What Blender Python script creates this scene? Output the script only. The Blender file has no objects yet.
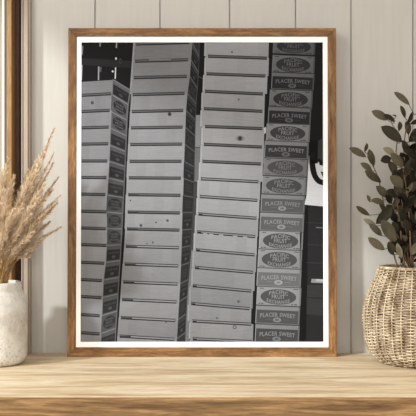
import bpy, bmesh, math, random
from mathutils import Vector, Matrix, noise
C = bpy.context.scene.collection
PI = math.pi
random.seed(7)

# ------------------------------------------------------------------ camera
F = 855.0            # focal length in pixels of a 416 px wide frame
CAMZ = 0.271
CAMY = -1.6
CAM = Vector((0, CAMY, CAMZ))
cd = bpy.data.cameras.new('camera')
cd.sensor_width = 36; cd.lens = 36 * F / 416
cd.clip_start = 0.02
cam = bpy.data.objects.new('camera', cd); C.objects.link(cam)
cam.location = CAM; cam.rotation_euler = (PI/2, 0, 0)
bpy.context.scene.camera = cam

def at(px, py, Y):
    """world point seen at pixel (px,py) on the upright plane y=Y"""
    D = Y - CAMY
    return Vector(((px-208)*D/F, Y, CAMZ + (208-py)*D/F))

# ------------------------------------------------------------------ helpers
def srgb(r, g=None, b=None):
    if g is None: g = b = r
    f = lambda c: (c/255/12.92 if c/255 <= .04045 else ((c/255+.055)/1.055)**2.4)
    return (f(r), f(g), f(b), 1)

def link_mesh(name, bm, mat, parent=None, smooth=False, loc=None):
    me = bpy.data.meshes.new(name)
    bmesh.ops.recalc_face_normals(bm, faces=bm.faces[:])
    bm.to_mesh(me); bm.free()
    for m in (mat if isinstance(mat, (list, tuple)) else [mat]): me.materials.append(m)
    if smooth:
        for p in me.polygons: p.use_smooth = True
    o = bpy.data.objects.new(name, me); C.objects.link(o)
    if parent: o.parent = parent
    if loc is not None: o.location = loc
    return o

def thing(name, label, cat, loc):
    o = bpy.data.objects.new(name, None); C.objects.link(o)
    o.empty_display_size = .03
    o.location = loc; o['label'] = label; o['category'] = cat
    return o

def struct(o): o['kind'] = 'structure'; return o

def box(bm, x0, x1, y0, y1, z0, z1, bev=0):
    r = bmesh.ops.create_cube(bm, size=1)
    for v in r['verts']:
        v.co = Vector(((x0+x1)/2 + v.co.x*(x1-x0), (y0+y1)/2 + v.co.y*(y1-y0), (z0+z1)/2 + v.co.z*(z1-z0)))
    if bev:
        es = list({e for v in r['verts'] for e in v.link_edges})
        bmesh.ops.bevel(bm, geom=es, offset=bev, segments=3, affect='EDGES', profile=.5)

def tube(bm, pts, radii, n=6):
    rings = []
    for i, p in enumerate(pts):
        a = pts[max(0, i-1)]; b = pts[min(len(pts)-1, i+1)]
        t = (b-a).normalized()
        u = t.cross(Vector((0, 1, 0)))
        if u.length < .05: u = t.cross(Vector((1, 0, 0)))
        u.normalize(); w = t.cross(u)
        r = radii[i] if isinstance(radii, (list, tuple)) else radii
        rings.append([bm.verts.new(p + (u*math.cos(2*PI*k/n) + w*math.sin(2*PI*k/n))*r) for k in range(n)])
    for i in range(len(rings)-1):
        for k in range(n):
            bm.faces.new((rings[i][k], rings[i][(k+1) % n], rings[i+1][(k+1) % n], rings[i+1][k]))
    bm.faces.new(rings[0]); bm.faces.new(rings[-1])

def lathe(bm, prof, n=96):
    rings = []
    for r, z in prof:
        rings.append([bm.verts.new((r*math.cos(2*PI*k/n), r*math.sin(2*PI*k/n), z)) for k in range(n)])
    for i in range(len(rings)-1):
        for k in range(n):
            bm.faces.new((rings[i][k], rings[i][(k+1) % n], rings[i+1][(k+1) % n], rings[i+1][k]))
    return rings

def bez(pts, n):
    """Catmull-Rom through pts"""
    P = [pts[0]*2-pts[1]] + list(pts) + [pts[-1]*2-pts[-2]]
    out = []
    segs = len(pts)-1
    for j in range(n+1):
        s = j/n*segs; i = min(int(s), segs-1); t = s-i
        a, b, c, d = P[i:i+4]
        out.append(.5*((2*b)+(c-a)*t+(2*a-5*b+4*c-d)*t*t+(3*b-a-3*c+d)*t**3))
    return out

# ------------------------------------------------------------------ materials
def mat_base(name, rough=.6, spec=.3):
    m = bpy.data.materials.new(name); m.use_nodes = True
    nt = m.node_tree; b = nt.nodes['Principled BSDF']
    b.inputs['Roughness'].default_value = rough
    b.inputs['Specular IOR Level'].default_value = spec
    return m, nt, b

def N(nt, t, **kw):
    n = nt.nodes.new(t)
    for k, v in kw.items(): setattr(n, k, v)
    return n

def coords(nt, scale, rot=(0, 0, 0)):
    tc = N(nt, 'ShaderNodeTexCoord'); mp = N(nt, 'ShaderNodeMapping')
    mp.inputs['Scale'].default_value = scale; mp.inputs['Rotation'].default_value = rot
    nt.links.new(tc.outputs['Object'], mp.inputs['Vector'])
    return mp.outputs['Vector']

def ramp(nt, src, stops):
    r = N(nt, 'ShaderNodeValToRGB')
    e = r.color_ramp.elements
    while len(e) < len(stops): e.new(.5)
    for el, (p, c) in zip(e, stops): el.position = p; el.color = c
    nt.links.new(src, r.inputs['Fac']); return r.outputs['Color']

def nz(nt, vec, scale, detail=6, rough=.6, dist=0):
    n = N(nt, 'ShaderNodeTexNoise')
    n.inputs['Scale'].default_value = scale; n.inputs['Detail'].default_value = detail
    n.inputs['Roughness'].default_value = rough; n.inputs['Distortion'].default_value = dist
    nt.links.new(vec, n.inputs['Vector']); return n.outputs['Fac']

def mix(nt, fac, a, b, mode='MIX'):
    m = N(nt, 'ShaderNodeMix', data_type='RGBA', blend_type=mode)
    if isinstance(fac, (int, float)): m.inputs['Factor'].default_value = fac
    else: nt.links.new(fac, m.inputs['Factor'])
    for i, v in ((6, a), (7, b)):
        if isinstance(v, tuple): m.inputs[i].default_value = v
        else: nt.links.new(v, m.inputs[i])
    return m.outputs[2]

def bump(nt, b, src, strength, dist=.001):
    n = N(nt, 'ShaderNodeBump'); n.inputs['Strength'].default_value = strength
    n.inputs['Distance'].default_value = dist
    nt.links.new(src, n.inputs['Height']); nt.links.new(n.outputs['Normal'], b.inputs['Normal'])

def wood(name, dark, mid, light, stretch, fine=1.0, rough=.5, bstr=.3, spec=.3, mul=.6):
    """grain runs along the axis with the small scale in `stretch`"""
    m, nt, b = mat_base(name, rough, spec)
    v = coords(nt, stretch)
    g1 = nz(nt, v, 9, 8, .65, .8)
    g2 = nz(nt, v, 42*fine, 4, .7, .2)
    c = ramp(nt, g1, [(.30, dark), (.5, mid), (.68, light)])
    c2 = ramp(nt, g2, [(.33, (.45, .40, .34, 1)), (.55, (1, 1, 1, 1))])
    c = mix(nt, mul, c, c2, 'MULTIPLY')
    nt.links.new(c, b.inputs['Base Color'])
    bump(nt, b, g2, bstr, .0006)
    return m

def plain(name, col, rough=.6, var=.06, scale=30, bstr=.0, spec=.3):
    m, nt, b = mat_base(name, rough, spec)
    v = coords(nt, (1, 1, 1))
    n = nz(nt, v, scale, 5)
    lo = tuple(c*(1-var) for c in col[:3])+(1,); hi = tuple(min(1, c*(1+var)) for c in col[:3])+(1,)
    nt.links.new(ramp(nt, n, [(.3, lo), (.7, hi)]), b.inputs['Base Color'])
    if bstr: bump(nt, b, n, bstr)
    return m

# painted tongue-and-groove boards
M_wall, nt, b = mat_base('painted_boards', .55, .25)
v = coords(nt, (10, 10, .7))
g = nz(nt, v, 7, 7, .65, 1.2)
g2 = nz(nt, coords(nt, (60, 60, 2.2)), 8, 3, .6)
c = ramp(nt, g, [(.3, (.465, .440, .395, 1)), (.7, (.505, .480, .435, 1))])
nt.links.new(c, b.inputs['Base Color'])
s = N(nt, 'ShaderNodeMath', operation='ADD'); nt.links.new(g, s.inputs[0]); nt.links.new(g2, s.inputs[1])
bump(nt, b, s.outputs[0], .35, .0008)

M_plaster = plain('off_white_plaster', (.62, .58, .52, 1), .8, .04, 12)
M_casing = plain('beige_painted_casing', (.36, .29, .22, 1), .5, .05, 20)
M_sash = plain('beige_painted_sash', (.34, .29, .22, 1), .4, .03, 20)
M_white_and_sunlit = plain('white_paint_and_sunlit_bead', (.78, .75, .68, 1), .4, .03, 20)  # paint of rails and sill; on the bead it stands in for sunlight
M_floor = wood('floor_boards', srgb(110, 85, 60), srgb(150, 118, 85), srgb(175, 145, 110), (1, 8, 8))
M_golden = wood('golden_wood', srgb(140, 104, 62), srgb(158, 122, 78), srgb(172, 140, 96), (12, 12, .8), bstr=.1)
M_darkwood = wood('dark_stained_wood', srgb(78, 52, 36), srgb(98, 66, 46), srgb(112, 80, 58), (12, 12, .8), bstr=.1)

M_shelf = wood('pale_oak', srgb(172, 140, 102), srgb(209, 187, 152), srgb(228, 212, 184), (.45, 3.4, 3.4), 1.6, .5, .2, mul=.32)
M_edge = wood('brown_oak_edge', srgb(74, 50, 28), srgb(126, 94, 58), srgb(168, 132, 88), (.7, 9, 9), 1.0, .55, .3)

def frame_wood(name, stretch):
    m, nt, b = mat_base(name, .5, .3)
    v = coords(nt, stretch)
    g1 = nz(nt, v, 14, 8, .7, .6)
    g2 = nz(nt, v, 95, 4, .8, .2)
    g3 = nz(nt, coords(nt, (1, 1, 1)), 5.5, 1, .5)
    c = ramp(nt, g1, [(.30, srgb(78, 50, 26)), (.5, srgb(140, 99, 56)), (.70, srgb(184, 142, 90))])
    c2 = ramp(nt, g2, [(.33, (.40, .34, .27, 1)), (.58, (1, 1, 1, 1))])
    c = mix(nt, .75, c, c2, 'MULTIPLY')
    c3 = ramp(nt, g3, [(.35, (.62, .55, .48, 1)), (.62, (1, 1, 1, 1))])
    c = mix(nt, .8, c, c3, 'MULTIPLY')
    nt.links.new(c, b.inputs['Base Color'])
    bump(nt, b, g2, .4, .0005)
    return m
M_rail_v = frame_wood('rustic_frame_wood_upright', (8, 8, .9))
M_rail_h = frame_wood('rustic_frame_wood_level', (.9, 8, 8))

# ------------------------------------------------------------------ room shell
def groove_wall():
    """boards run upright; a rounded groove between neighbouring boards"""
    gx = [95, 160, 229.5, 295.5, 351, 413]
    gx = [(p-208)*1.6/F for p in gx]
    x = gx[-1]
    while x < 1.7: x += .122; gx.append(x)
    xl = (21.5-208)*1.6/F          # wall ends at the window opening
    prof = [(xl, 0.0)]
    for g in gx:
        prof += [(g-.0012, 0), (g-.0009, .0006), (g-.0007, .006), (g+.0004, .006), (g+.0007, .0016), (g+.0022, 0)]
    prof.append((1.9, 0))
    bm = bmesh.new()
    z0, z1 = -.9, 1.75
    fr = [[bm.verts.new((x, y, z)) for x, y in prof] for z in (z0, z1)]
    bk = [[bm.verts.new((x, .14, z)) for x in (xl, 1.9)] for z in (z0, z1)]
    for i in range(len(prof)-1):
        bm.faces.new((fr[0][i], fr[0][i+1], fr[1][i+1], fr[1][i]))
    bm.faces.new((bk[0][0], bk[0][1], bk[1][1], bk[1][0]))
    bm.faces.new((fr[0][0], fr[1][0], bk[1][0], bk[0][0]))
    bm.faces.new((fr[0][-1], fr[1][-1], bk[1][1], bk[0][1]))
    bm.faces.new(fr[1] + [bk[1][1], bk[1][0]]); bm.faces.new(fr[0] + [bk[0][1], bk[0][0]])
    return struct(link_mesh('wall_back', bm, M_wall))
groove_wall()

XL = -1.10          # inner face of the left wall
def unseen_left_wall():
    # unseen wall, added to cut the sun along a slant; opening: y -2.3..-.12, z .05..HEAD
    bm = bmesh.new()
    HEAD = 1.143
    y0, y1 = -2.35, -.12
    box(bm, XL-.12, XL, -2.9, .14, HEAD, 1.75)
    box(bm, XL-.12, XL, -2.9, .14, -.9, .05)
    box(bm, XL-.12, XL, -2.9, y0, .05, HEAD)
    box(bm, XL-.12, XL, y1, .14, .05, HEAD)
    struct(link_mesh('unseen_wall_left', bm, M_plaster))
    bm = bmesh.new()
    box(bm, XL-.03, XL+.02, y0-.05, y1+.03, .02, .05, .003)
    struct(link_mesh('trim_1', bm, M_white_and_sunlit))
    # stretch of wall left of the back window
    bm = bmesh.new()
    box(bm, XL, -.72, 0, .14, -.9, 1.75)
    struct(link_mesh('wall_back_left', bm, M_wall))
unseen_left_wall()
bm = bmesh.new(); box(bm, XL-.12, 1.9, -2.9, .14, -.94, -.9); struct(link_mesh('floor', bm, M_floor))

# window in the back wall: casing, dark reveal, golden stile, beige sash with a sunlit line painted white
def px_x(p, Y=0.0): return (p-208)*(Y-CAMY)/F
def back_window():
    root = bpy.data.objects.new('window_1', None); C.objects.link(root); root['kind'] = 'structure'
    root.location = (px_x(10), 0, 0)
    L = root.location
    def part(name, m, *bs, bev=.0008):
        bm = bmesh.new()
        for q in bs: box(bm, q[0]-L.x, q[1]-L.x, q[2], q[3], q[4], q[5], bev)
        return link_mesh(name, bm, m, root)
    zb, zt = .0005, 1.45
    # casing board with a stepped edge
    part('window_casing', M_casing,
         (px_x(22.6, -.024), px_x(27.2, -.024), -.018, -.0003, zb, zt),
         (px_x(27.0, -.014), px_x(30.2, -.013), -.014, -.0003, zb, zt),
         (px_x(21.4, -.018), px_x(22.8, -.018), -.019, -.0003, zb, zt))
    part('window_reveal', M_darkwood, (px_x(8.5, .05), px_x(21.45, .05), .030, .085, zb, zt))
    part('window_stile', M_golden, (px_x(6.6, -.006), px_x(11.7, -.006), -.006, .028, zb, zt), bev=.0015)
    part('window_sash', M_sash,
         (px_x(4.3, .0), px_x(6.8, .0), .002, .030, zb, zt),
         (px_x(-10, .0), px_x(1.9, .0), .008, .030, zb, zt), bev=.001)
    part('sunlit_bead', M_white_and_sunlit, (px_x(1.9, -.004), px_x(4.4, -.004), -.004, .030, zb, zt), bev=.001)  # sun on the sash edge, put in as a white strip
    # beyond the frame: the sash goes on with glass, to a far stile
    gl, nt, b = mat_base('window_glass', .02, .5)
    b.inputs['Transmission Weight'].default_value = 1; b.inputs['Base Color'].default_value = (.98, 1, .99, 1)
    bm = bmesh.new(); box(bm, px_x(-94)-L.x, px_x(-10)-L.x, .018, .022, .05, 1.40); link_mesh('window_pane', bm, gl, root)
    part('window_rail', M_white_and_sunlit, (px_x(-94), px_x(-10), .006, .032, zb, .05), (px_x(-94), px_x(-10), .006, .032, 1.40, zt))
    part('window_stile', M_golden, (-.72, px_x(-94), -.006, .032, zb, zt))
    part('window_head', M_casing, (-.73, px_x(30.0, -.018), -.024, -.0003, zt, zt+.05))
    bm = bmesh.new()
back_window()
# wall above / below the back window
bm = bmesh.new()
box(bm, -.72, px_x(21.5), 0, .14, 1.45, 1.75)
box(bm, -.72, px_x(21.5), 0, .14, -.9, 0)
struct(link_mesh('wall_back_window_surround', bm, M_wall))

# ------------------------------------------------------------------ the shelf
shelf = None
def make_shelf():
    root = thing('wooden_shelf', 'thick pale oak shelf top along the panelled wall, carrying frame, vase and basket', 'shelf', (0, 0, -.045))
    bm = bmesh.new()
    prof = []
    yf, th, r = -.3735, .045, .0015
    prof = [(-.0005, 0.0)]
    # top edge rounding
    for k in range(7):
        a = k/6*PI/2
        prof.append((yf+r-r*math.sin(a), th-r+r*math.cos(a)))
    prof = [(-.0005, th)] + prof[1:]
    for k in range(7):
        a = k/6*PI/2
        prof.append((yf+r-r*math.cos(a), r-r*math.sin(a)))
    prof.append((-.0005, 0))
    x0, x1 = XL+.001, 1.3
    A = [bm.verts.new((x0, y, z)) for y, z in prof]; B = [bm.verts.new((x1, y, z)) for y, z in prof]
    n = len(prof)
    for i in range(n): bm.faces.new((A[i], A[(i+1) % n], B[(i+1) % n], B[i]))
    bm.faces.new(A); bm.faces.new(B)
    link_mesh('shelf_board', bm, M_shelf, root)
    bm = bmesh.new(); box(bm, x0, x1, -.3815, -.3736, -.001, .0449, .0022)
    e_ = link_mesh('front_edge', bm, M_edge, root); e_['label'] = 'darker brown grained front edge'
    for x in (-.85, .0, .95):
        bm = bmesh.new()
        box(bm, x-.02, x+.02, -.30, -.0005, -.035, -.0002, .002)
        box(bm, x-.02, x+.02, -.035, -.0005, -.28, -.035, .002)
        link_mesh('bracket', bm, M_darkwood, root)
make_shelf()

# ------------------------------------------------------------------ picture frame
YB, YT, HZ = -.0440, -.0320, .6000       # front face: depth at foot, depth at top, height
tilt = math.atan2(YT-YB, HZ)
froot = thing('picture_frame', 'brown wooden frame with black and white photograph of stacked crates, leaning on the wall', 'picture frame', (px_x(202, YB), YB, 0))
FO = Vector(froot.location)
FU = Vector((1, 0, 0)); FV = Vector((0, math.sin(tilt), math.cos(tilt))); FN = Vector((0, -math.cos(tilt), math.sin(tilt)))
def fpt(u, v, n):            # local point of the frame's own axes
    return FU*u + FV*v + FN*n
def px2uv(px, py, n=-.0018):
    d = Vector(((px-208)/F, 1, (208-py)/F))
    o = FO + FN*n
    t = (o-CAM).dot(FN)/d.dot(FN)
    p = CAM + d*t - o
    return p.dot(FU), p.dot(FV)
UL, _ = px2uv(67.7, 190, 0); UR, _ = px2uv(336.6, 190, 0)
_, VT = px2uv(200, 28, 0)
V0 = 0.0
iL, _ = px2uv(76.0, 190, 0); iR, _ = px2uv(328.3, 190, 0); _, iB = px2uv(200, 347.6, 0); _, iT = px2uv(200, 36.3, 0)
def rail(poly, mat):
    bm = bmesh.new()
    depth = .029
    f = [bm.verts.new(fpt(u, v, 0)) for u, v in poly]
    k = [bm.verts.new(fpt(u, v, -depth)) for u, v in poly]
    bm.faces.new(f); bm.faces.new(k)
    for i in range(4): bm.faces.new((f[i], f[(i+1) % 4], k[(i+1) % 4], k[i]))
    fe = [e for e in bm.edges if all(v in f for v in e.verts)]
    bmesh.ops.bevel(bm, geom=fe, offset=.0009, segments=2, affect='EDGES', profile=.6)
    link_mesh('frame_rail', bm, mat, froot)
g = .00008
rail([(UL, V0), (iL, iB), (iL, iT), (UL, VT)], M_rail_v)
rail([(UR, V0), (UR, VT), (iR, iT), (iR, iB)], M_rail_v)
rail([(UL, VT), (iL, iT), (iR, iT), (UR, VT)], M_rail_h)
rail([(UL, V0), (UR, V0), (iR, iB), (iL, iB)], M_rail_h)
# backing board
bm = bmesh.new()
def slab(bm, u0, u1, v0, v1, n0, n1):
    vs = [bm.verts.new(fpt(u, v, n)) for n in (n0, n1) for u, v in ((u0, v0), (u1, v0), (u1, v1), (u0, v1))]
    for q in ((0, 1, 2, 3), (4, 5, 6, 7), (0, 1, 5, 4), (1, 2, 6, 5), (2, 3, 7, 6), (3, 0, 4, 7)): bm.faces.new([vs[i] for i in q])
e = .0004
slab(bm, iL+e, iR-e, iB+e, iT-e, -.012, -.0075)
link_mesh('backing_board', bm, M_darkwood, froot)
# white mat with its opening
M_mat, nt, b = mat_base('white_mat_board', .8, .1); b.inputs['Base Color'].default_value = (.93, .93, .925, 1)
pL, _ = px2uv(81.0, 190); pR, _ = px2uv(323.2, 190); _, pB = px2uv(200, 341.9); _, pT = px2uv(200, 42.3)
bm = bmesh.new()
slab(bm, iL+e, pL, iB+e, iT-e, -.0030, -.0018)
slab(bm, pR, iR-e, iB+e, iT-e, -.0030, -.0018)
slab(bm, pL, pR, iB+e, pB, -.0030, -.0018)
slab(bm, pL, pR, pT, iT-e, -.0030, -.0018)
link_mesh('mat_board', bm, M_mat, froot)

# ---- the photograph itself: a flat print
PK = 1.5            # how much brighter than paper white the room light is
NB = -.0030
pb = bmesh.new()
lay = pb.loops.layers.float_color.new('tone')
PX0, PX1, PY0, PY1 = 81.0, 323.2, 42.3, 341.9
def lin(g):
    c = g/255
    return (c/12.92 if c <= .04045 else ((c+.055)/1.055)**2.4)/PK
def clip(poly):
    """clip a list of (x,y,tone) to the print's edge"""
    for ax, lim, sgn in ((0, PX0, 1), (0, PX1, -1), (1, PY0, 1), (1, PY1, -1)):
        out = []
        for i in range(len(poly)):
            a, b = poly[i-1], poly[i]
            da, db = (a[ax]-lim)*sgn, (b[ax]-lim)*sgn
            if (da < 0) != (db < 0):
                t = da/(da-db); out.append(tuple(a[j]+(b[j]-a[j])*t for j in range(3)))
            if db >= 0: out.append(b)
        poly = out
        if len(poly) < 3: return []
    return poly
def P(pts, tone, L=1):
    if isinstance(tone, (int, float)): tone = [tone]*len(pts)
    pl = clip([(p[0], p[1], t) for p, t in zip(pts, tone)])
    if not pl: return
    vs = []
    for x, y, t in pl:
        u, v = px2uv(x, y, NB)
        vs.append(pb.verts.new(fpt(u, v, NB + .00006*L)))
    try: f = pb.faces.new(vs)
    except ValueError: return
    for lp, q in zip(f.loops, pl):
        k = lin(q[2]); lp[lay] = (k*.985, k*.985, k*1.02, 1)
def ell(cx, cy, rx, ry, tone, L, sh=0, n=22, hx=0):
    P([(cx+rx*math.cos(2*PI*k/n)+hx*math.sin(2*PI*k/n)*ry, cy+ry*math.sin(2*PI*k/n)+sh*rx*math.cos(2*PI*k/n)) for k in range(n)], tone, L)

_tc = {}
def text_mesh(s, bold=.02):
    if s in _tc: return _tc[s]
    cu = bpy.data.curves.new('t', 'FONT'); cu.body = s; cu.size = 1; cu.align_x = 'CENTER'; cu.offset = bold
    cu.resolution_u = 2; cu.space_character = 1.08
    o = bpy.data.objects.new('t', cu); C.objects.link(o)
    dg = bpy.context.evaluated_depsgraph_get(); dg.update()
    me = bpy.data.meshes.new_from_object(o.evaluated_get(dg))
    vs = [tuple(v.co) for v in me.vertices]; fs = [tuple(p.vertices) for p in me.polygons]
    xs = [v[0] for v in vs]; ys = [v[1] for v in vs]
    bpy.data.objects.remove(o); bpy.data.meshes.remove(me); bpy.data.curves.remove(cu)
    x0, x1, y0, y1 = min(xs), max(xs), min(ys), max(ys)
    vs = [((v[0]-x0)/(x1-x0)*2-1, (v[1]-y0)/(y1-y0)) for v in vs]      # x -1..1, y 0..1
    _tc[s] = (vs, fs); return _tc[s]
def text(s, fn, tone, L):
    vs, fs = text_mesh(s)
    for f in fs:
        P([fn(*vs[i]) for i in f], tone, L)

def lerp(a, b, t): return a+(b-a)*t
def interp(tab, y):
    if y <= tab[0][0]: return tab[0][1]
    for (a, va), (b, vb) in zip(tab, tab[1:]):
        if y <= b: return lerp(va, vb, (y-a)/(b-a))
    return tab[-1][1]

# dark shed behind the stacks
P([(80, 41), (324, 41), (324, 343), (80, 343)], 30, 0)
P([(80, 58), (133, 61), (133, 68), (80, 65)], 46, 1)
for x0, y0, x1, y1, w, t in ((82.6, 46, 82.2, 55, 1.2, 150), (100.1, 42, 100.1, 46.5, 1.2, 150), (116.6, 42, 116.4, 48, 1.3, 170),
                             (82, 65, 81.4, 80, 1.4, 170), (98.7, 66.5, 98.5, 80, 1.3, 165), (115.6, 67.5, 115.2, 79, 1.2, 215)):
    P([(x0-w/2, y0), (x0+w/2, y0), (x1+w/2, y1), (x1-w/2, y1)], t, 2)
P([(99.3, 67), (101.8, 67), (101.2, 72), (99.3, 72)], 90, 2)
ell(116, 58.6, 1, 1.3, 215, 2); ell(112.7, 71.4, 1, 1, 220, 2); ell(120.3, 61, 1.5, 2.8, 66, 2); ell(120.3, 61, .7, 1.6, 36, 3)

def gap(xa, ya, xb, yb, L=4, bright=110):
    """the dark double line between two crates"""
    P([(xa, ya-1.6), (xb, yb-1.6), (xb, yb-.7), (xa, ya-.7)], 62, L)
    P([(xa, ya-.7), (xb, yb-.7), (xb, yb+.5), (xa, ya+.5)], bright, L)
    P([(xa, ya+.5), (xb, yb+.5), (xb, yb+1.6), (xa, ya+1.6)], 38, L)
    P([(xa, ya-2.0), (xa+.5, ya-2.0), (xa+.5, ya+1.9), (xa, ya+1.9)], 60, L)
    P([(xb, yb-1.9), (xb+.5, yb-1.9), (xb+.5, yb+1.6), (xb, yb+1.6)], 92, L)

def front(ys, left, right, tone, slope, L=2, seed=0):
    """fronts of one stack of crates between successive gap heights"""
    rr = random.Random(seed)
    for a, b in zip(ys, ys[1:]):
        l0, r0 = interp(left, a), interp(right, a); l1, r1 = interp(left, b), interp(right, b)
        sa, sb = interp(slope, a), interp(slope, b)
        t0, t1 = interp(tone, a), interp(tone, b)
        j = rr.uniform(-5, 6); o = rr.uniform(-.5, .5)
        m = 6
        for i in range(m):
            f0, f1 = i/m, (i+1)/m
            k0 = j + rr.uniform(-3, 3)
            P([(lerp(l0, r0, f0)+o, a+sa*(f0-.5)), (lerp(l0, r0, f1)+o, a+sa*(f1-.5)),
               (lerp(l1, r1, f1)+o, b+sb*(f1-.5)), (lerp(l1, r1, f0)+o, b+sb*(f0-.5))],
              [t0+k0+3, t0+k0+2, t1+k0-3, t1+k0-3], L)

def side(ys, kinds, xl, xr, slope, dark, mid, L=3):
    """printed end panels of a stack, seen at a slant"""
    for (a, b), kd in zip(zip(ys, ys[1:]), kinds):
        def q(f, h):
            y = lerp(a, b, h)
            x0, x1 = interp(xl, y), interp(xr, y)
            return (lerp(x0, x1, f), y + interp(slope, y)*f)
        d = interp(dark, a); m = interp(mid, a)
        P([q(0, 0), q(1, 0), q(1, 1), q(0, 1)], m, L)
        P([q(0, .0), q(1, .0), q(1, .06), q(0, .06)], m+38, L+1)
        P([q(.93, 0), q(1, 0), q(1, 1), q(.93, 1)], m+14, L+1)
        if kd == 'd':
            P([q(.04, .30), q(.93, .30), q(.93, .94), q(.04, .94)], d, L+1)
            text('PLACER SWEET', lambda x, y: q(.5+.36*x, .56-.14*y), d+30, L+2)
            P([q(.5+.12*math.cos(k), .74+.09*math.sin(k)) for k in [i*PI/5 for i in range(10)]], d+32, L+2)
        else:
            P([q(.05, .08), q(.92, .08), q(.92, .94), q(.05, .94)], m-6, L+1)
            P([q(.49+.40*math.cos(k), .52+.36*math.sin(k)) for k in [i*PI/10 for i in range(20)]], d+4, L+2)
            for s, h in (('PACIFIC', .36), ('FRUIT', .53), ('EXCHANGE', .70)):
                w = .22 if s == 'FRUIT' else .27
                text(s, lambda x, y: q(.49+w*x, h+.06-.12*y), m+12, L+3)

# --- stack A (far left)
yA = [81, 94.6, 111, 127.5, 144, 161, 177.5, 194.3, 211.5, 228.3, 245, 262.7, 280, 297, 315, 333.2, 350]
lA = [(80, 79), (350, 79)]
rA = [(79, 112.8), (105, 111.9), (170, 109), (205, 106.5), (234, 107.3), (262, 106), (280, 103.5), (342, 101), (350, 100.7)]
sA = [(80, -2.2), (160, 0), (220, .8), (350, 1.6)]
front(yA, lA, rA, [(80, 134), (110, 143), (200, 155), (350, 146)], sA, seed=1)
endA = [110.8, 109.3, 108.3, 107.8, 106.9, 106, 105, 106, 105.5, 106, 104, 101.6, 101.2, 99.3, 99.3]
for y, xe in zip(yA[1:-1], endA):
    s = interp(sA, y)
    gap(79, y-s/2, xe, y+s/2, bright=100)
ell(92.3, 102.7, 1.5, 1.6, 62, 5); ell(92.3, 102.7, .8, .8, 95, 6)
srA = [(79, 131), (100, 128), (170, 125.3), (234, 122.3), (290, 119), (342, 116), (350, 115.6)]
side([79, 94.5, 111.5, 128, 145, 161, 177.5, 194.5, 211.5, 228, 245, 262, 279.5, 297, 315, 333, 350],
     'dooddddooodddd' + 'od', rA, srA, [(79, 11), (130, 7.5), (178, 4), (228, .5), (262, -2), (333, -5.5)],
     [(79, 42), (180, 50), (350, 50)], [(79, 100), (160, 84), (350, 92)])

# --- stack B
yB = [26, 43.2, 60.5, 77, 94, 111, 127.5, 144.3, 161.3, 178, 195, 212.5, 229.5, 247, 265, 283, 300.7, 319, 337.7, 356]
lB = [(42, 134), (60, 133), (100, 130.2), (170, 127), (234, 124.7), (280, 121.3), (342, 117.2)]
rB = [(42, 192.4), (60, 191), (77, 189.8), (94, 187.4), (106, 186.2), (170, 183.9), (234, 182.1), (280, 180.5), (342, 176.8)]
sB = [(42, -1.6), (110, -1.2), (180, .4), (240, 1.4), (340, 3.2)]
front(yB, lB, rB, [(42, 120), (77, 136), (111, 150), (200, 156), (280, 146), (350, 136)], sB, seed=2)
P([(interp(lB, 42)-.6, 42), (interp(lB, 42)+.8, 42), (131, 94), (129.6, 94)], 165, 4)
for y in yB[1:-1]:
    s = interp(sB, y); xa = interp(lB, y)+2.2; xb = interp(rB, y)-3.2
    gap(xa, y-s/2, xb, y+s/2, bright=106 if y < 240 else 150)
    if y > 190: P([(xa, y-s/2-.4), (xa+11, y-s/2), (xa+11, y-s/2+1.6), (xa, y-s/2+1.4)], 55, 6)
P([(149, 59.6), (171, 59.2), (171, 60), (149, 60.4)], 150, 6)
ell(169.6, 114.2, 1.9, 2.0, 80, 5); ell(169.6, 114.2, 1, 1, 55, 6)
for x, y, r in ((141, 225.5, 1.5), (156, 222.5, .9), (167.5, 220.5, 1.3), (152.8, 242.5, 1), (147, 243.5, .7), (166, 322, .9), (130.5, 200.5, .8)): ell(x, y, r, r, 88, 5)
srB = [(50, 199.4), (77, 197.6), (100, 196), (140, 195), (200, 194), (246, 191), (290, 188), (342, 185.4)]
side([26, 42.5, 59.5, 76, 93, 110, 127, 144, 161, 178, 195, 212, 229.5, 247, 265, 283, 301, 319, 338, 356],
     'oddoddoodoodddodod' + 'o', rB, srB, [(42, 14), (94, 11), (144, 7.5), (178, 4), (212, 0), (247, -2), (319, -6)],
     [(42, 38), (350, 46)], [(42, 70), (140, 52), (220, 50), (350, 62)])
# crates glimpsed between stacks B and C
P([(195.6, 115), (203, 115), (202, 147), (195.2, 147)], 138, 1)
P([(195, 147.6), (202, 147.6), (200.5, 182), (194, 182)], 112, 1)
P([(194, 182.6), (200.5, 182.6), (196, 250), (190, 250)], 70, 1)
P([(197, 75), (203.5, 79), (203.5, 79.7), (197, 75.8)], 90, 1)
P([(188, 290), (192, 240), (195, 240), (189, 343), (184, 343)], 118, 1)

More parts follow.
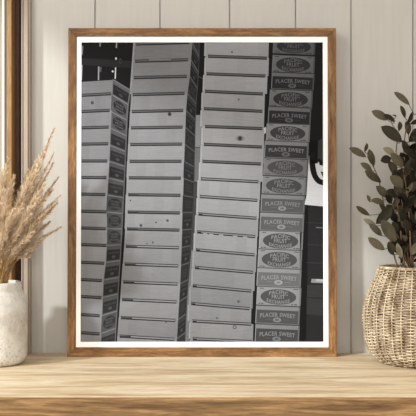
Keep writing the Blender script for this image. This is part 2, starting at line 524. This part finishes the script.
# --- stack C
cg = [(208, 39.5, 266.5, 41.5), (208, 56.2, 266.5, 58.2), (206.5, 73.8, 265, 76), (205, 91.3, 262.5, 94), (204, 108.7, 262, 111.3), (205, 126.5, 262, 128.6),
      (204, 144.3, 261.5, 147), (202.5, 161.3, 260.5, 164), (201, 178.8, 258, 181.8), (200, 196.5, 257, 200.4),
      (198.5, 214, 256, 218.2), (197.2, 231.8, 254.8, 236.6), (196, 249.8, 254, 254.8), (195, 267.4, 252.6, 272.4),
      (192.8, 285.6, 250.6, 291), (191.3, 303.5, 249, 308.6), (192.6, 321, 251, 324.2), (192.8, 338.8, 251.5, 341.6), (193, 356, 252, 359)]
tC = [(42, 162), (100, 166), (140, 166), (220, 156), (290, 140), (342, 140)]
rc = random.Random(5)
for a, b in zip(cg, cg[1:]):
    j = rc.uniform(-6, 6); t = interp(tC, a[1])+j
    lx, rx = -2.0, 2.4
    L0 = (a[0]+lx, a[1]); R0 = (a[2]+rx, a[3]); L1 = (a[0]+lx-.4, b[1]); R1 = (a[2]+rx-.5, b[3])
    m = 6
    for i in range(m):
        f0, f1 = i/m, (i+1)/m; k = rc.uniform(-3, 3)
        q = lambda A, B, f: (lerp(A[0], B[0], f), lerp(A[1], B[1], f))
        P([q(L0, R0, f0), q(L0, R0, f1), q(L1, R1, f1), q(L1, R1, f0)], [t+k+3, t+k+3, t+k-3, t+k-3], 2)
    P([(L0[0]-1.5, a[1]+2), (L0[0], a[1]), (L1[0], b[1]), (L1[0]-1.5, b[1])], t+14, 2)
for c_ in cg[1:-1]:
    gap(*c_, bright=105 if c_[1] < 170 else 140)
    if c_[1] > 200: P([(c_[0], c_[1]-.2), (c_[0]+4, c_[1]), (c_[0]+4, c_[1]+1.8), (c_[0], c_[1]+1.6)], 34, 6)
for x0 in (203, 209, 219, 233, 243):
    P([(x0, 232.6+(x0-197)*.083), (x0+4.5, 233+(x0-197)*.083), (x0+4, 233.9+(x0-197)*.083), (x0, 233.4+(x0-197)*.083)], 175, 7)
ell(240, 138.4, 4.6, 2.8, 146, 4); ell(240, 138.4, 2.3, 2.4, 85, 5); ell(240, 138.4, 1.1, 1.2, 58, 6)
for x, y, r in ((238.8, 99.5, 1), (238.5, 301.5, 1.4), (217, 318, 1), (234.6, 327.2, 2.0), (232, 38+14, 1)): ell(x, y, r, r, 95, 5)
ell(234.6, 327.2, 1.0, 1.0, 150, 6)
P([(263.6, 128), (266, 127), (265.8, 133), (264, 134)], 215, 1)

# --- stack D: labelled crate ends  (kind, y top-left, left x, right x, tone of board, tone of ink)
def D(kind, yt, h, xl, xr, board, ink, sl=1.8, dx=-.9):
    def q(f, g):      # f 0..1 across, g 0..1 down
        return (lerp(xl, xr, f) + dx*g, yt + h*g + sl*f - sl*.5)
    P([q(0, 0), q(1, 0), q(1, 1), q(0, 1)], [board+8, board+2, board-6, board], 2)
    P([q(0, 0), q(1, 0), q(1, .05), q(0, .05)], board-58, 3)
    P([q(0, .05), q(.012, .05), q(.012, 1), q(0, 1)], board+25, 3)
    P([q(.965, .06), q(1, .06), q(1, 1), q(.965, 1)], board-25, 3)
    if kind == 'o':
        P([q(.49+.405*math.cos(k), .55+.41*math.sin(k)) for k in [i*PI/14 for i in range(28)]], ink, 3)
        def arch(sign, yc, hh, w):
            def fn(x, y):
                yy = yc + sign*x*x*.10 - (y-.5)*hh*(1-(.15*x*x))
                return q(.49+w*x, yy)
            return fn
        T = board-2
        text('PACIFIC', arch(1, .285, .22, .215), T, 5)
        text('FRUIT', arch(0, .545, .24, .15), T, 5)
        text('EXCHANGE', arch(-1, .83, .20, .26), T, 5)
        P([q(.06, .10), q(.15, .10), q(.15, .14), q(.06, .14)], ink, 4); P([q(.82, .10), q(.93, .10), q(.93, .14), q(.82, .14)], ink, 4)
        for a0, a1 in ((.05, .09), (.11, .16), (.79, .83), (.85, .92)):
            P([q(a0, .90), q(a1, .90), q(a1, .955), q(a0, .955)], ink+10, 4)
    else:
        P([q(.02, .26), q(.965, .26), q(.965, .97), q(.02, .97)], ink, 3)
        T = min(190, board+6)
        def fn(x, y): return q(.5+.40*x, .50 + (.07*x*x) - (y-.5)*.23)
        text('PLACER SWEET', fn, T, 5)
        P([q(.49+.095*math.cos(k), .78+.13*math.sin(k)) for k in [i*PI/9 for i in range(18)]], ink+52, 4)
        P([q(.49+.05*math.cos(k), .78+.06*math.sin(k)) for k in [i*PI/6 for i in range(12)]], ink+15, 5)
        P([q(.22, .74), q(.36, .74), q(.36, .76), q(.22, .76)], ink+30, 4); P([q(.62, .75), q(.76, .75), q(.76, .77), q(.62, .77)], ink+30, 4)
D('o', 37.5, 16.5, 273.6, 315.8, 100, 54)
D('o', 55, 18, 272.8, 315.2, 108, 56)
D('p', 72.5, 17.0, 272.0, 314.6, 106, 48)
D('o', 89.5, 18, 270.0, 313.0, 114, 56)
D('p', 106.8, 17.2, 268.6, 311.4, 112, 50)
D('o', 123.6, 17.6, 266.8, 310.4, 140, 70)
D('p', 141.0, 17.2, 264.9, 308.9, 138, 62)
D('o', 158.2, 17.6, 264.0, 308.4, 128, 84)
D('o', 176.0, 18.2, 262.6, 306.8, 136, 80)
D('p', 194.4, 18.0, 261.4, 305.2, 134, 92)
D('p', 212.6, 18.4, 260.4, 304.4, 140, 98)
D('o', 230.8, 18.6, 259.6, 303.4, 150, 80)
D('o', 249.2, 19.0, 258.4, 302.2, 146, 82)
D('p', 268.0, 18.6, 257.4, 301.6, 146, 112)
D('o', 286.6, 18.8, 257.2, 301.4, 150, 84)
D('p', 305.6, 18.4, 256.2, 300.2, 136, 84)
D('p', 324.2, 19.0, 255.6, 299.8, 132, 74)

# --- right of the labelled stack
P([(309.5, 140), (318, 140), (318, 172), (309, 162)], 22, 1)
P([(318, 141), (324, 137), (324, 166), (317.5, 159)], 62, 3)
P([(308.6, 162), (324, 162), (324, 206.5), (304.4, 204.6), (306.5, 196)], 228, 2)
P([(308.9, 155.5), (311.8, 161), (312, 163), (308.6, 163)], 228, 2)
P([(310.4, 160), (317.8, 160.5), (317.8, 163.5), (311.6, 163.5)], 22, 3)
arc = bez([Vector((312, 152, 0)), Vector((312.5, 166, 0)), Vector((315, 176, 0)), Vector((319.5, 181.5, 0)), Vector((326, 183, 0))], 14)
for i in range(14):
    a, b_ = arc[i], arc[i+1]; w = lerp(3.0, 2.6, i/14)
    d0 = (arc[min(i+1, 14)]-arc[max(i-1, 0)]).normalized(); d1 = (arc[min(i+2, 14)]-arc[max(i, 0)]).normalized()
    P([(a.x+d0.y*w, a.y-d0.x*w), (b_.x+d1.y*w, b_.y-d1.x*w), (b_.x-d1.y*w, b_.y+d1.x*w), (a.x-d0.y*w, a.y+d0.x*w)], 28, 3)
P([(318, 158), (324, 162), (324, 166), (319.5, 165)], 26, 4)
P([(320.5, 171.5), (324, 172), (324, 177), (322.5, 176.5)], 30, 4)
P([(304.5, 204.5), (324, 205.5), (324, 343), (300, 343), (302, 260)], 44, 1)
P([(300, 230), (306, 205), (308.5, 205), (306, 343), (299, 343)], 26, 2)
for y in (222, 244, 262): P([(306, y), (324, y+1), (324, y+1.8), (306, y+.8)], 60, 2)
P([(306.5, 285), (324, 285), (324, 316), (306.5, 314)], 58, 2)
P([(306, 297), (324, 298), (324, 299), (306, 298)], 40, 3)
P([(311.5, 278.8), (324, 279.2), (324, 283.2), (311, 282.6)], 150, 3)
P([(316, 279), (324, 279.3), (324, 281.5), (316, 281.3)], 185, 4)
P([(316, 227), (324, 227.4), (324, 228.4), (316, 228)], 120, 3)

M_print, nt, b = mat_base('gelatin_print', .75, .08)
at_ = N(nt, 'ShaderNodeAttribute'); at_.attribute_name = 'tone'
gr = nz(nt, coords(nt, (.35, 1, 1)), 900, 3, .7)
fi = nz(nt, coords(nt, (.12, 1, 1.6)), 330, 4, .7)
c = mix(nt, .5, at_.outputs['Color'], ramp(nt, gr, [(.2, (.80, .80, .80, 1)), (.8, (1.15, 1.15, 1.15, 1))]), 'MULTIPLY')
c = mix(nt, .6, c, ramp(nt, fi, [(.25, (.82, .82, .82, 1)), (.75, (1.12, 1.12, 1.12, 1))]), 'MULTIPLY')
nt.links.new(c, b.inputs['Base Color'])
me = bpy.data.meshes.new('photograph_print')
# faces keep the drawing order; make every face look outwards
for f in pb.faces:
    f.normal_update()
    if f.normal.dot(FN) < 0: f.normal_flip()
pb.to_mesh(me); pb.free(); me.materials.append(M_print)
po = bpy.data.objects.new('photograph_print', me); C.objects.link(po); po.parent = froot
po['label'] = 'black and white photograph of tall stacks of wooden fruit crates with printed end labels'

# ------------------------------------------------------------------ white vase
VY = -.107; sV = (VY-CAMY)/F
VX = (-3-208)*sV
M_vase, nt, b = mat_base('speckled_stoneware', .8, .15)
v = coords(nt, (1, 1, 1))
big = nz(nt, v, 22, 6, .65); pit = nz(nt, v, 190, 4, .8)
c = ramp(nt, big, [(.3, srgb(180, 168, 152)), (.5, srgb(208, 202, 192)), (.7, srgb(226, 223, 217))])
c2 = ramp(nt, pit, [(.36, (.55, .46, .36, 1)), (.46, (1, 1, 1, 1))])
msk = ramp(nt, nz(nt, v, 14, 2), [(.42, (0, 0, 0, 1)), (.6, (1, 1, 1, 1))])
c = mix(nt, msk, c, mix(nt, 1.0, c, c2, 'MULTIPLY'))
nt.links.new(c, b.inputs['Base Color'])
bump(nt, b, pit, .8, .002)
vroot = thing('stoneware_vase', 'cream speckled stoneware vase with short neck, on the shelf left of the frame', 'vase', (VX, VY, 0))
prof = [(.001, .0), (.040, .0), (.0445, .0015), (.0490, .006), (.0515, .013), (.0524, .024), (.0528, .06), (.0526, .095), (.0518, .108), (.0495, .117),
        (.0465, .1225), (.0443, .1265), (.0436, .130), (.0434, .139), (.0428, .1418), (.0408, .1424), (.0392, .141), (.0386, .134), (.0388, .124), (.047, .11), (.0475, .02), (.042, .008), (.001, .007)]
bm = bmesh.new(); rings = lathe(bm, prof)
for vv in bm.verts:
    k = noise.noise(Vector(vv.co)*28)*.0007
    d = Vector((vv.co.x, vv.co.y, 0))
    if d.length > .01 and vv.co.z > .001: vv.co += d.normalized()*k
link_mesh('vase_body', bm, M_vase, vroot, True)

# ------------------------------------------------------------------ dried grass
def two_tone(name, c0, c1, scale, rough=.75, trans=0):
    m, nt, b = mat_base(name, rough, .1)
    n = nz(nt, coords(nt, (1, 1, .4)), scale, 4)
    nt.links.new(ramp(nt, n, [(.32, c0), (.68, c1)]), b.inputs['Base Color'])
    if trans:
        tl = N(nt, 'ShaderNodeBsdfTranslucent'); tl.inputs['Color'].default_value = tuple(x*.9 for x in c1[:3])+(1,)
        mx = N(nt, 'ShaderNodeMixShader'); mx.inputs[0].default_value = trans
        out = nt.nodes['Material Output']
        nt.links.new(b.outputs[0], mx.inputs[1]); nt.links.new(tl.outputs[0], mx.inputs[2]); nt.links.new(mx.outputs[0], out.inputs[0])
    return m
M_stalk = two_tone('straw_stalk', srgb(128, 92, 52), srgb(186, 150, 100), 60)
M_plume = two_tone('dry_plume', srgb(184, 152, 116), srgb(240, 224, 198), 110, .8, .3)

groot = thing('dried_grass_bouquet', 'bunch of fluffy beige dried pampas grass standing in the cream vase', 'dried grass', (VX, VY, .008))
GO = Vector(groot.location)
def plume(tip_px, Y, frac, width, seed, bend=.0):
    """one stalk out of the vase with its feathery head"""
    r = random.Random(seed)
    tip = at(tip_px[0], tip_px[1], Y) - GO
    a = r.uniform(0, 2*PI); rad = .022*math.sqrt(r.random())
    foot = Vector((rad*math.cos(a), rad*math.sin(a), .002))
    # crossing the mouth of the vase
    ang = math.atan2(tip.y, tip.x)
    mouth = Vector((max(-.030, min(.030, tip.x*.16)), max(-.028, min(.028, tip.y*.35)), .134))
    mid = mouth.lerp(tip, .5) + Vector((-tip.x*.10, 0, .012)) + Vector((r.uniform(-.004, .004), r.uniform(-.006, .006), 0))
    path = bez([foot, mouth, mid, tip], 36)
    n0 = int(36*(1-frac))
    bm = bmesh.new(); tube(bm, path[:-1], [lerp(.0013, .0005, i/36) for i in range(36)], 5)
    st = link_mesh('stalk', bm, M_stalk, groot)
    bm = bmesh.new()
    total = len(path)-1
    H = path[n0:]
    m = len(H)-1
    for i in range(m):
        s = i/m
        w = width*(math.sin(PI*min(1, (s*.80+.14)))**.7)*(1-.30*s)
        t = (H[i+1]-H[i]).normalized()
        cnt = 30
        for k in range(cnt):
            p = H[i].lerp(H[i+1], r.random())
            az = r.uniform(0, 2*PI)
            u = t.cross(Vector((0, 1, 0))).normalized(); w2 = t.cross(u)
            out = u*math.cos(az)+w2*math.sin(az)
            ln = w*r.uniform(.7, 1.35)*1.5
            d = (t*r.uniform(1.2, 2.0) + out*r.uniform(.35, 1.0)).normalized()
            p2 = p + d*ln*.55; p3 = p + d*ln + out*ln*.12 + Vector((0, 0, -.05*ln))
            sd = d.cross(Vector((r.uniform(-1, 1), r.uniform(-1, 1), r.uniform(-1, 1)))).normalized()*r.uniform(.0004, .0008)
            nn = d.cross(sd).normalized()*.0003
            v0 = bm.verts.new(p-sd*.5); v1 = bm.verts.new(p+sd*.5); v2 = bm.verts.new(p2+sd+nn); v3 = bm.verts.new(p2-sd+nn); v4 = bm.verts.new(p3)
            bm.faces.new((v0, v1, v2, v3)); bm.faces.new((v3, v2, v4))
    link_mesh('plume', bm, M_plume, st)
heads = [((53.5, 129), -.105, .62, .013), ((46, 150), -.12, .60, .012), ((38, 158), -.09, .62, .013), ((33, 176), -.13, .6, .013), ((54, 153), -.10, .55, .007),
         ((53, 163), -.085, .55, .009), ((60, 196), -.10, .50, .008), ((57, 203), -.12, .5, .009), ((61, 227), -.11, .5, .007), ((52, 190), -.13, .55, .012),
         ((44, 185), -.14, .6, .013), ((38, 200), -.15, .6, .012), ((28, 170), -.08, .6, .012), ((25, 190), -.14, .6, .013), ((22, 205), -.16, .55, .012),
         ((8, 158), -.10, .6, .012), ((3, 170), -.13, .62, .013), ((14, 176), -.12, .6, .013), ((-4, 165), -.09, .6, .013), ((9, 190), -.15, .6, .013),
         ((-12, 178), -.12, .6, .013), ((-22, 160), -.10, .6, .013), ((-30, 185), -.13, .6, .012), ((-42, 170), -.09, .6, .013), ((-50, 200), -.12, .55, .012),
         ((48, 210), -.15, .55, .010), ((50, 222), -.09, .5, .009), ((31, 215), -.17, .5, .011), ((14, 210), -.17, .5, .012), ((0, 205), -.17, .5, .012),
         ((34, 232), -.16, .45, .010), ((20, 230), -.165, .45, .010), ((6, 232), -.165, .4, .010), ((-10, 215), -.16, .5, .012), ((58, 178), -.075, .5, .008)]
rg_ = random.Random(77)
for k in range(10):
    heads.append(((rg_.uniform(-30, 46), rg_.uniform(205, 248)), -.107 + rg_.uniform(-.055, .03), .42, rg_.uniform(.006, .010)))
for k in range(34):
    heads.append(((rg_.uniform(-28, 42), rg_.uniform(226, 256)), -.107 + rg_.uniform(-.05, .03), .16, rg_.uniform(.003, .005)))
heads = [h for h in heads if h[0][0] > -9]
for i, (tp, Y, fr, w) in enumerate(heads): plume(tp, Y, fr, w, 100+i)

# ------------------------------------------------------------------ wicker basket
BY = -.100; sBk = (BY-CAMY)/F; BX = (417-208)*sBk
broot = thing('wicker_basket', 'round bulging woven natural wicker basket on the shelf right of the frame', 'basket', (BX, BY, 0))
def basket_r(z):
    # (z, radius)
    tab = [(0, .058), (.006, .069), (.014, .078), (.026, .086), (.042, .0905), (.062, .0925), (.082, .0935), (.100, .0918), (.118, .087), (.134, .080), (.150, .0725), (.160, .068), (.172, .065)]
    return interp(tab, z)*.985
M_wick = two_tone('natural_wicker', srgb(112, 86, 60), srgb(220, 202, 172), 75, .65)
M_stake = two_tone('pale_wicker_stake', srgb(168, 146, 114), srgb(210, 194, 164), 40, .65)
nst = 36
ZT = .1665
bm = bmesh.new()
rr = random.Random(3)
row = 0; z = .003
while z < ZT-.004:
    r0 = basket_r(z); seg = nst*6; th = rr.uniform(.0008, .0012)
    ph = row*PI
    rings = []
    zj = rr.uniform(-.0003, .0003)
    for k in range(seg):
        a = 2*PI*k/seg
        w = math.cos(a*nst/2 + ph)
        rad = r0 + .0024*w
        zz = z + zj + .0006*noise.noise(Vector((math.cos(a)*3, math.sin(a)*3, row*.7)))
        rings.append([bm.verts.new(((rad+th*math.cos(q))*math.cos(a), (rad+th*math.cos(q))*math.sin(a), zz+th*1.02*math.sin(q))) for q in [j*2*PI/6 for j in range(6)]])
    for k in range(seg):
        A, B = rings[k], rings[(k+1) % seg]
        for j in range(6): bm.faces.new((A[j], A[(j+1) % 6], B[(j+1) % 6], B[j]))
    z += .0027; row += 1
# dark-free liner is not needed: the weave is closed by a second inner layer
link_mesh('woven_wall', bm, M_wick, broot, True)
bm = bmesh.new()
for k in range(nst):
    a = 2*PI*k/nst
    pts = []
    for i in range(26):
        zz = .001 + (ZT-.002)*i/25
        r_ = basket_r(zz) + .0004
        aa = a
        pts.append(Vector((r_*math.cos(aa), r_*math.sin(aa), zz)))
    tube(bm, pts, .0012, 6)
link_mesh('stakes', bm, M_stake, broot, True)
# braided rim
bm = bmesh.new()
for s_ in range(3):
    pts = []
    for k in range(240):
        a = 2*PI*k/240; q = a*30 + s_*2*PI/3
        r_ = basket_r(ZT) - .0005 + .0015*math.cos(q)
        pts.append(Vector((r_*math.cos(a), r_*math.sin(a), ZT+.0005 + .0015*math.sin(q))))
    pts.append(pts[0].copy()); tube(bm, pts, .0017, 6)
link_mesh('braided_rim', bm, M_wick, broot, True)
bm = bmesh.new()
lathe(bm, [(.0005, .0006), (.056, .0006), (.0575, .002), (.056, .0045), (.0005, .0045)], 64)
link_mesh('basket_base', bm, M_wick, broot)
M_soil = plain('dark_soil', (.035, .025, .018, 1), .95, .4, 120, .6)
M_pot = plain('brown_inner_pot', (.13, .085, .05, 1), .8, .2, 30)

bm = bmesh.new()
lathe(bm, [(.0005, 0), (.052, 0), (.055, .002), (.060, .06), (.0605, .1545), (.0590, .1545), (.0580, .06), (.052, .004), (.0005, .004)], 48)
link_mesh('inner_pot', bm, M_pot, broot, True, (0, 0, .0055))
bm = bmesh.new()
rg = lathe(bm, [(.0575, .1475), (.04, .151), (.02, .1515), (.002, .1515)], 48)
bm.faces.new(rg[-1])
for vv in bm.verts: vv.co.z += noise.noise(vv.co*60)*.002
link_mesh('soil', bm, M_soil, broot, True, (0, 0, .0055))

# ------------------------------------------------------------------ leafy plant
proot = thing('leafy_plant', 'branching plant with long dark olive green leaves growing out of the wicker basket', 'plant', (BX, BY, .1580))
PO = Vector(proot.location)
M_leaf, nt, b = mat_base('olive_leaf', .6, .15)
oi = N(nt, 'ShaderNodeAttribute'); oi.attribute_name = 'leafvar'
n = nz(nt, coords(nt, (1, 1, 1)), 60, 5)
ma = N(nt, 'ShaderNodeMath', operation='MULTIPLY'); ma.inputs[1].default_value = .35; nt.links.new(n, ma.inputs[0])
mb = N(nt, 'ShaderNodeMath', operation='ADD'); nt.links.new(ma.outputs[0], mb.inputs[0]); nt.links.new(oi.outputs['Fac'], mb.inputs[1])
c = ramp(nt, mb.outputs[0], [(.15, srgb(24, 21, 16)), (.5, srgb(62, 56, 42)), (1.0, srgb(126, 117, 94)), ])
nt.links.new(c, b.inputs['Base Color']); bump(nt, b, n, .25, .001)
M_bark = two_tone('brown_twig', srgb(84, 62, 46), srgb(140, 112, 86), 50)

def add_leaf(bm, lay, a, b_, w, twist, var, curl=.10):
    """a pointed oval leaf from base point a to tip b_, folded a little along its midrib"""
    d = b_-a; ln = d.length; t = d/ln
    view = Vector((0, -1, 0))
    sd = t.cross(view)
    if sd.length < .1: sd = t.cross(Vector((1, 0, 0)))
    sd.normalize(); nn = sd.cross(t).normalized()
    R = Matrix.Rotation(twist, 3, t); sd = R @ sd; nn = R @ nn
    m = 9; rows = []
    for i in range(m+1):
        s = i/m
        hw = w/2*(math.sin(PI*(s**1.12))**.62) if 0 < s < 1 else 0
        hw = max(hw, .0003)
        cpt = a + d*s + nn*(-curl*ln*(s-.5)**2*2 + curl*ln*.5)
        fold = hw*.28
        th = .00018
        rows.append([cpt-sd*hw+nn*fold, cpt-sd*hw*.5+nn*fold*.42, cpt-nn*.0001, cpt+sd*hw*.5+nn*fold*.42, cpt+sd*hw+nn*fold])
    for off, flip in ((.00015, False), (-.00015, True)):
        V = [[bm.verts.new(q+nn*off) for q in r_] for r_ in rows]
        for r_ in V:
            for v_ in r_: v_[lay] = var
        for i in range(m):
            for j in range(4):
                q = (V[i][j], V[i][j+1], V[i+1][j+1], V[i+1][j])
                f = bm.faces.new(q if not flip else q[::-1]); f.smooth = True

def branch(pts_px, leaves, rad=.0016):
    """pts_px: (px,py,Y) from the soil up; leaves: (base px,py, tip px,py, width px, Y, twist, var)"""
    pts = [at(*p)-PO for p in pts_px]
    pts[0].z = .001; q_ = Vector((pts[0].x, pts[0].y)); 
    if q_.length > .045: q_ *= .045/q_.length; pts[0].x, pts[0].y = q_
    path = bez(pts, 8*len(pts))
    n_ = len(path)
    bm = bmesh.new(); tube(bm, path, [lerp(rad, rad*.4, i/n_) for i in range(n_)], 6)
    root_ = link_mesh('branch', bm, M_bark, proot, True)
    bm = bmesh.new(); lay = bm.verts.layers.float.new('leafvar')
    tw = bm
    for bx, by, tx, ty, w, Y, tws, var in leaves:
        A = at(bx, by, Y)-PO; B = at(tx, ty, Y-.006)-PO
        near = min(path, key=lambda p: (p-A).length + .0005*0)
        if (near-A).length > .001:
            low = near
            tube(tw, bez([low, (low+A)/2+Vector((0, 0, -.001)), A.copy()+ (B-A)*.04], 5), .00055, 5)
        add_leaf(bm, lay, A, B, w*(Y-CAMY)/F, tws, var)
    me = bpy.data.meshes.new('foliage'); bm.to_mesh(me); bm.free(); me.materials.append(M_leaf)
    o = bpy.data.objects.new('foliage', me); C.objects.link(o); o.parent = root_
rl = random.Random(21)
Z0 = 270     # pixel height of the soil
# branch 1: far left cluster
branch([(402, Z0, -.10), (396, 262, -.11), (387, 225, -.12), (383, 200, -.12), (378, 178, -.12), (373.5, 167, -.12), (367, 153, -.12)], [
    (366, 157, 349, 148, 7.5, -.12, .2, .45), (364.5, 152, 366.8, 143, 4.5, -.12, .5, .4), (374, 166, 369, 149, 7, -.125, -.3, .35), (372, 171, 360.5, 163, 6.5, -.12, .2, .5),
    (381, 182, 365, 170.5, 8, -.125, -.2, .35), (388, 198, 376, 186, 8.5, -.13, .2, .4), (370, 202, 367, 195, 4, -.12, .3, .6), (384, 203, 371, 200, 6.5, -.13, .3, .45),
    (369.5, 215.5, 356, 206, 5.5, -.12, -.2, .35), (376, 226, 363.5, 219, 5.5, -.12, .1, .9), (382, 236, 369, 224, 7, -.125, .2, .45),
    (384.5, 250, 368, 237.5, 8.5, -.13, -.1, .5), (376, 224, 392, 207, 11, -.135, .1, .15), (386, 215, 379, 203, 7, -.12, .6, .4)])
# branch 2: middle, up to the big left leaf
branch([(408, Z0, -.11), (404, 262, -.12), (400, 225, -.13), (397, 200, -.13), (397, 175, -.13), (396, 155, -.13), (397, 135, -.13), (391, 122, -.13)], [
    (388, 120, 371.5, 111, 8.5, -.13, .1, .5), (395, 122, 384, 114.5, 5.5, -.132, .3, .1), (402, 142, 381, 126.5, 12, -.14, .15, .2), (396.5, 116, 392.5, 115, 1.6, -.13, 0, .3),
    (399, 131, 399.5, 121.5, 5.5, -.13, .4, .3), (395, 155, 383, 148, 7, -.14, .2, .85), (403, 167, 391, 153, 9, -.145, -.2, .45), (391, 158, 380.5, 161, 8.5, -.14, .1, .1),
    (397, 177, 388, 161, 8.5, -.135, .3, .35), (403, 188, 390, 176, 11, -.14, .2, .45), (397, 196, 387, 190, 8, -.14, .1, .1), (395, 242, 381, 220, 12.5, -.15, .15, .4),
    (393, 255, 388, 242, 9, -.14, .3, .25), (402, 258, 397, 243, 6, -.13, -.4, .8), (398, 232, 392, 222, 7, -.14, .3, .1)])
# branch 3: tall one
branch([(414, Z0, -.10), (412, 262, -.11), (408, 230, -.11), (406, 200, -.11), (405, 170, -.11), (404, 150, -.11), (406, 130, -.11), (411, 117, -.11), (419, 112, -.11), (426, 100, -.11)], [
    (409.5, 105, 394, 92, 6.5, -.11, .1, .5), (405, 118, 400.5, 105.5, 5, -.112, .2, .25), (407, 125, 412, 112, 5, -.115, .5, .15), (410, 124, 422, 119, 5, -.11, .2, .1),
    (408, 155, 402.5, 140, 7, -.12, .1, .15), (405, 172, 413, 158, 7, -.12, -.2, .3), (406, 186, 398, 172, 8, -.10, .2, .1), (408, 213, 400, 204, 8.5, -.12, .4, .2),
    (405, 205, 414, 194, 7, -.12, .1, .3), (408, 232, 416, 218, 9, -.125, -.1, .1), (410, 248, 403, 234, 8, -.12, .2, .3), (410, 142, 420, 130, 9, -.12, .2, .15),
    (420, 112, 436, 104, 7, -.11, .1, .4), (426, 100, 430, 84, 6, -.11, .1, .4)])
# further branches to the right, filling the crown
for bi in range(15):
    bx = 403 + bi*3.4 + rl.uniform(-3, 3); Y = -.10 + rl.uniform(-.045, .035)
    topx = 390 + bi*6.2 + rl.uniform(-6, 6)
    if bi in (0, 1): topx = 396 + bi*6
    topy = rl.uniform(128, 170) if bi > 1 else rl.uniform(172, 195)
    base = (bx*.5+417*.5, Z0, -.10 + (Y+.1)*.5)
    pts = [base, (lerp(bx, topx, .15), 258, Y), (lerp(bx, topx, .5)+rl.uniform(-4, 4), lerp(258, topy, .5), Y), (topx, topy, Y)]
    lv = []
    for k in range(17):
        s = (k+.3)/17.2
        cx = lerp(lerp(bx, topx, .15), topx, s); cy = lerp(264, topy, s)
        sgn = -1 if k % 2 else 1
        an = rl.uniform(.35, 1.15)*sgn
        ln = rl.uniform(11, 17)
        cx += rl.uniform(-2, 2)
        tx = cx + math.sin(an)*ln; ty = cy - math.cos(an)*ln
        if tx < 388 + max(0, (170-ty)*.5): tx = cx + abs(math.sin(an))*ln
        lv.append((cx, cy, tx, ty, rl.uniform(6, 10), Y + rl.uniform(-.02, .02), rl.uniform(-.9, .9), rl.choice((.0, .0, .05, .15, .3, .7))))
    lv.append((topx, topy, topx+rl.uniform(-4, 4), topy-14, 7, Y, .2, .4))
    branch(pts, lv)

for bi in range(5):
    topx = (391, 397, 402, 388, 407)[bi]; topy = (200, 178, 160, 226, 186)[bi]; Y = -.115 - .01*(bi % 3)
    bx = (405, 408, 411, 403, 413)[bi]
    lv = []
    for k in range(12):
        s = (k+.4)/12.2; cx = lerp(bx, topx, s)+rl.uniform(-2, 2); cy = lerp(258, topy, s)
        an = rl.uniform(.3, 1.0)*(-1 if k % 2 else 1); ln = rl.uniform(10, 15)
        lv.append((cx, cy, cx+math.sin(an)*ln, cy-math.cos(an)*ln, rl.uniform(6, 9), Y+rl.uniform(-.015, .02), rl.uniform(-.9, .9), rl.choice((0, 0, .05, .1, .3, .6))))
    branch([(413, Z0, -.10), (bx, 256, Y), (lerp(bx, topx, .5)+2, lerp(256, topy, .5), Y), (topx, topy, Y)], lv)
# ------------------------------------------------------------------ light
w = bpy.data.worlds.new('world'); bpy.context.scene.world = w; w.use_nodes = True
bg = w.node_tree.nodes['Background']; bg.inputs[0].default_value = (1.0, .965, .91, 1); bg.inputs[1].default_value = .72
sd = bpy.data.lights.new('sun', 'SUN'); sd.energy = 3.9; sd.angle = math.radians(4); sd.color = (.93, .98, 1)
so = bpy.data.objects.new('sun', sd); C.objects.link(so)
dvec = Vector((1.4, 1, -.85))
so.rotation_euler = dvec.to_track_quat('-Z', 'Y').to_euler(); so.location = (-3, -3, 2)
ad = bpy.data.lights.new('window_skylight', 'AREA'); ad.shape = 'RECTANGLE'; ad.size = 2.1; ad.size_y = 1.0; ad.energy = 4; ad.color = (1, .97, .93)
ao = bpy.data.objects.new('window_skylight', ad); C.objects.link(ao)
ao.location = (XL-.13, -1.23, .60); ao.rotation_euler = Vector((1, 0, 0)).to_track_quat('-Z', 'Z').to_euler()

fd = bpy.data.lights.new('added_left_fill', 'AREA'); fd.shape = 'RECTANGLE'; fd.size = .55; fd.size_y = .55; fd.energy = 12; fd.color = (1, .975, .94)  # added fill lamp hanging in the room; no window here
fo = bpy.data.objects.new('added_left_fill', fd); C.objects.link(fo)
fo.location = (-1.0, -1.25, 1.22); fo.rotation_euler = (Vector((0, 0, .25))-fo.location).to_track_quat('-Z', 'Z').to_euler()
gd = bpy.data.lights.new('added_front_fill', 'AREA'); gd.shape = 'RECTANGLE'; gd.size = 1.6; gd.size_y = 1.2; gd.energy = 27; gd.color = (1, .975, .93)  # added fill lamp behind the camera, lifts the low wall; no window modelled
go_ = bpy.data.objects.new('added_front_fill', gd); C.objects.link(go_)
go_.location = (.15, -3.1, .45); go_.rotation_euler = (Vector((0, 0, .3))-go_.location).to_track_quat('-Z', 'Z').to_euler()
vs = bpy.context.scene.view_settings
vs.view_transform = 'Standard'; vs.look = 'None'; vs.gamma = 1; vs.exposure = 0; vs.use_curve_mapping = False
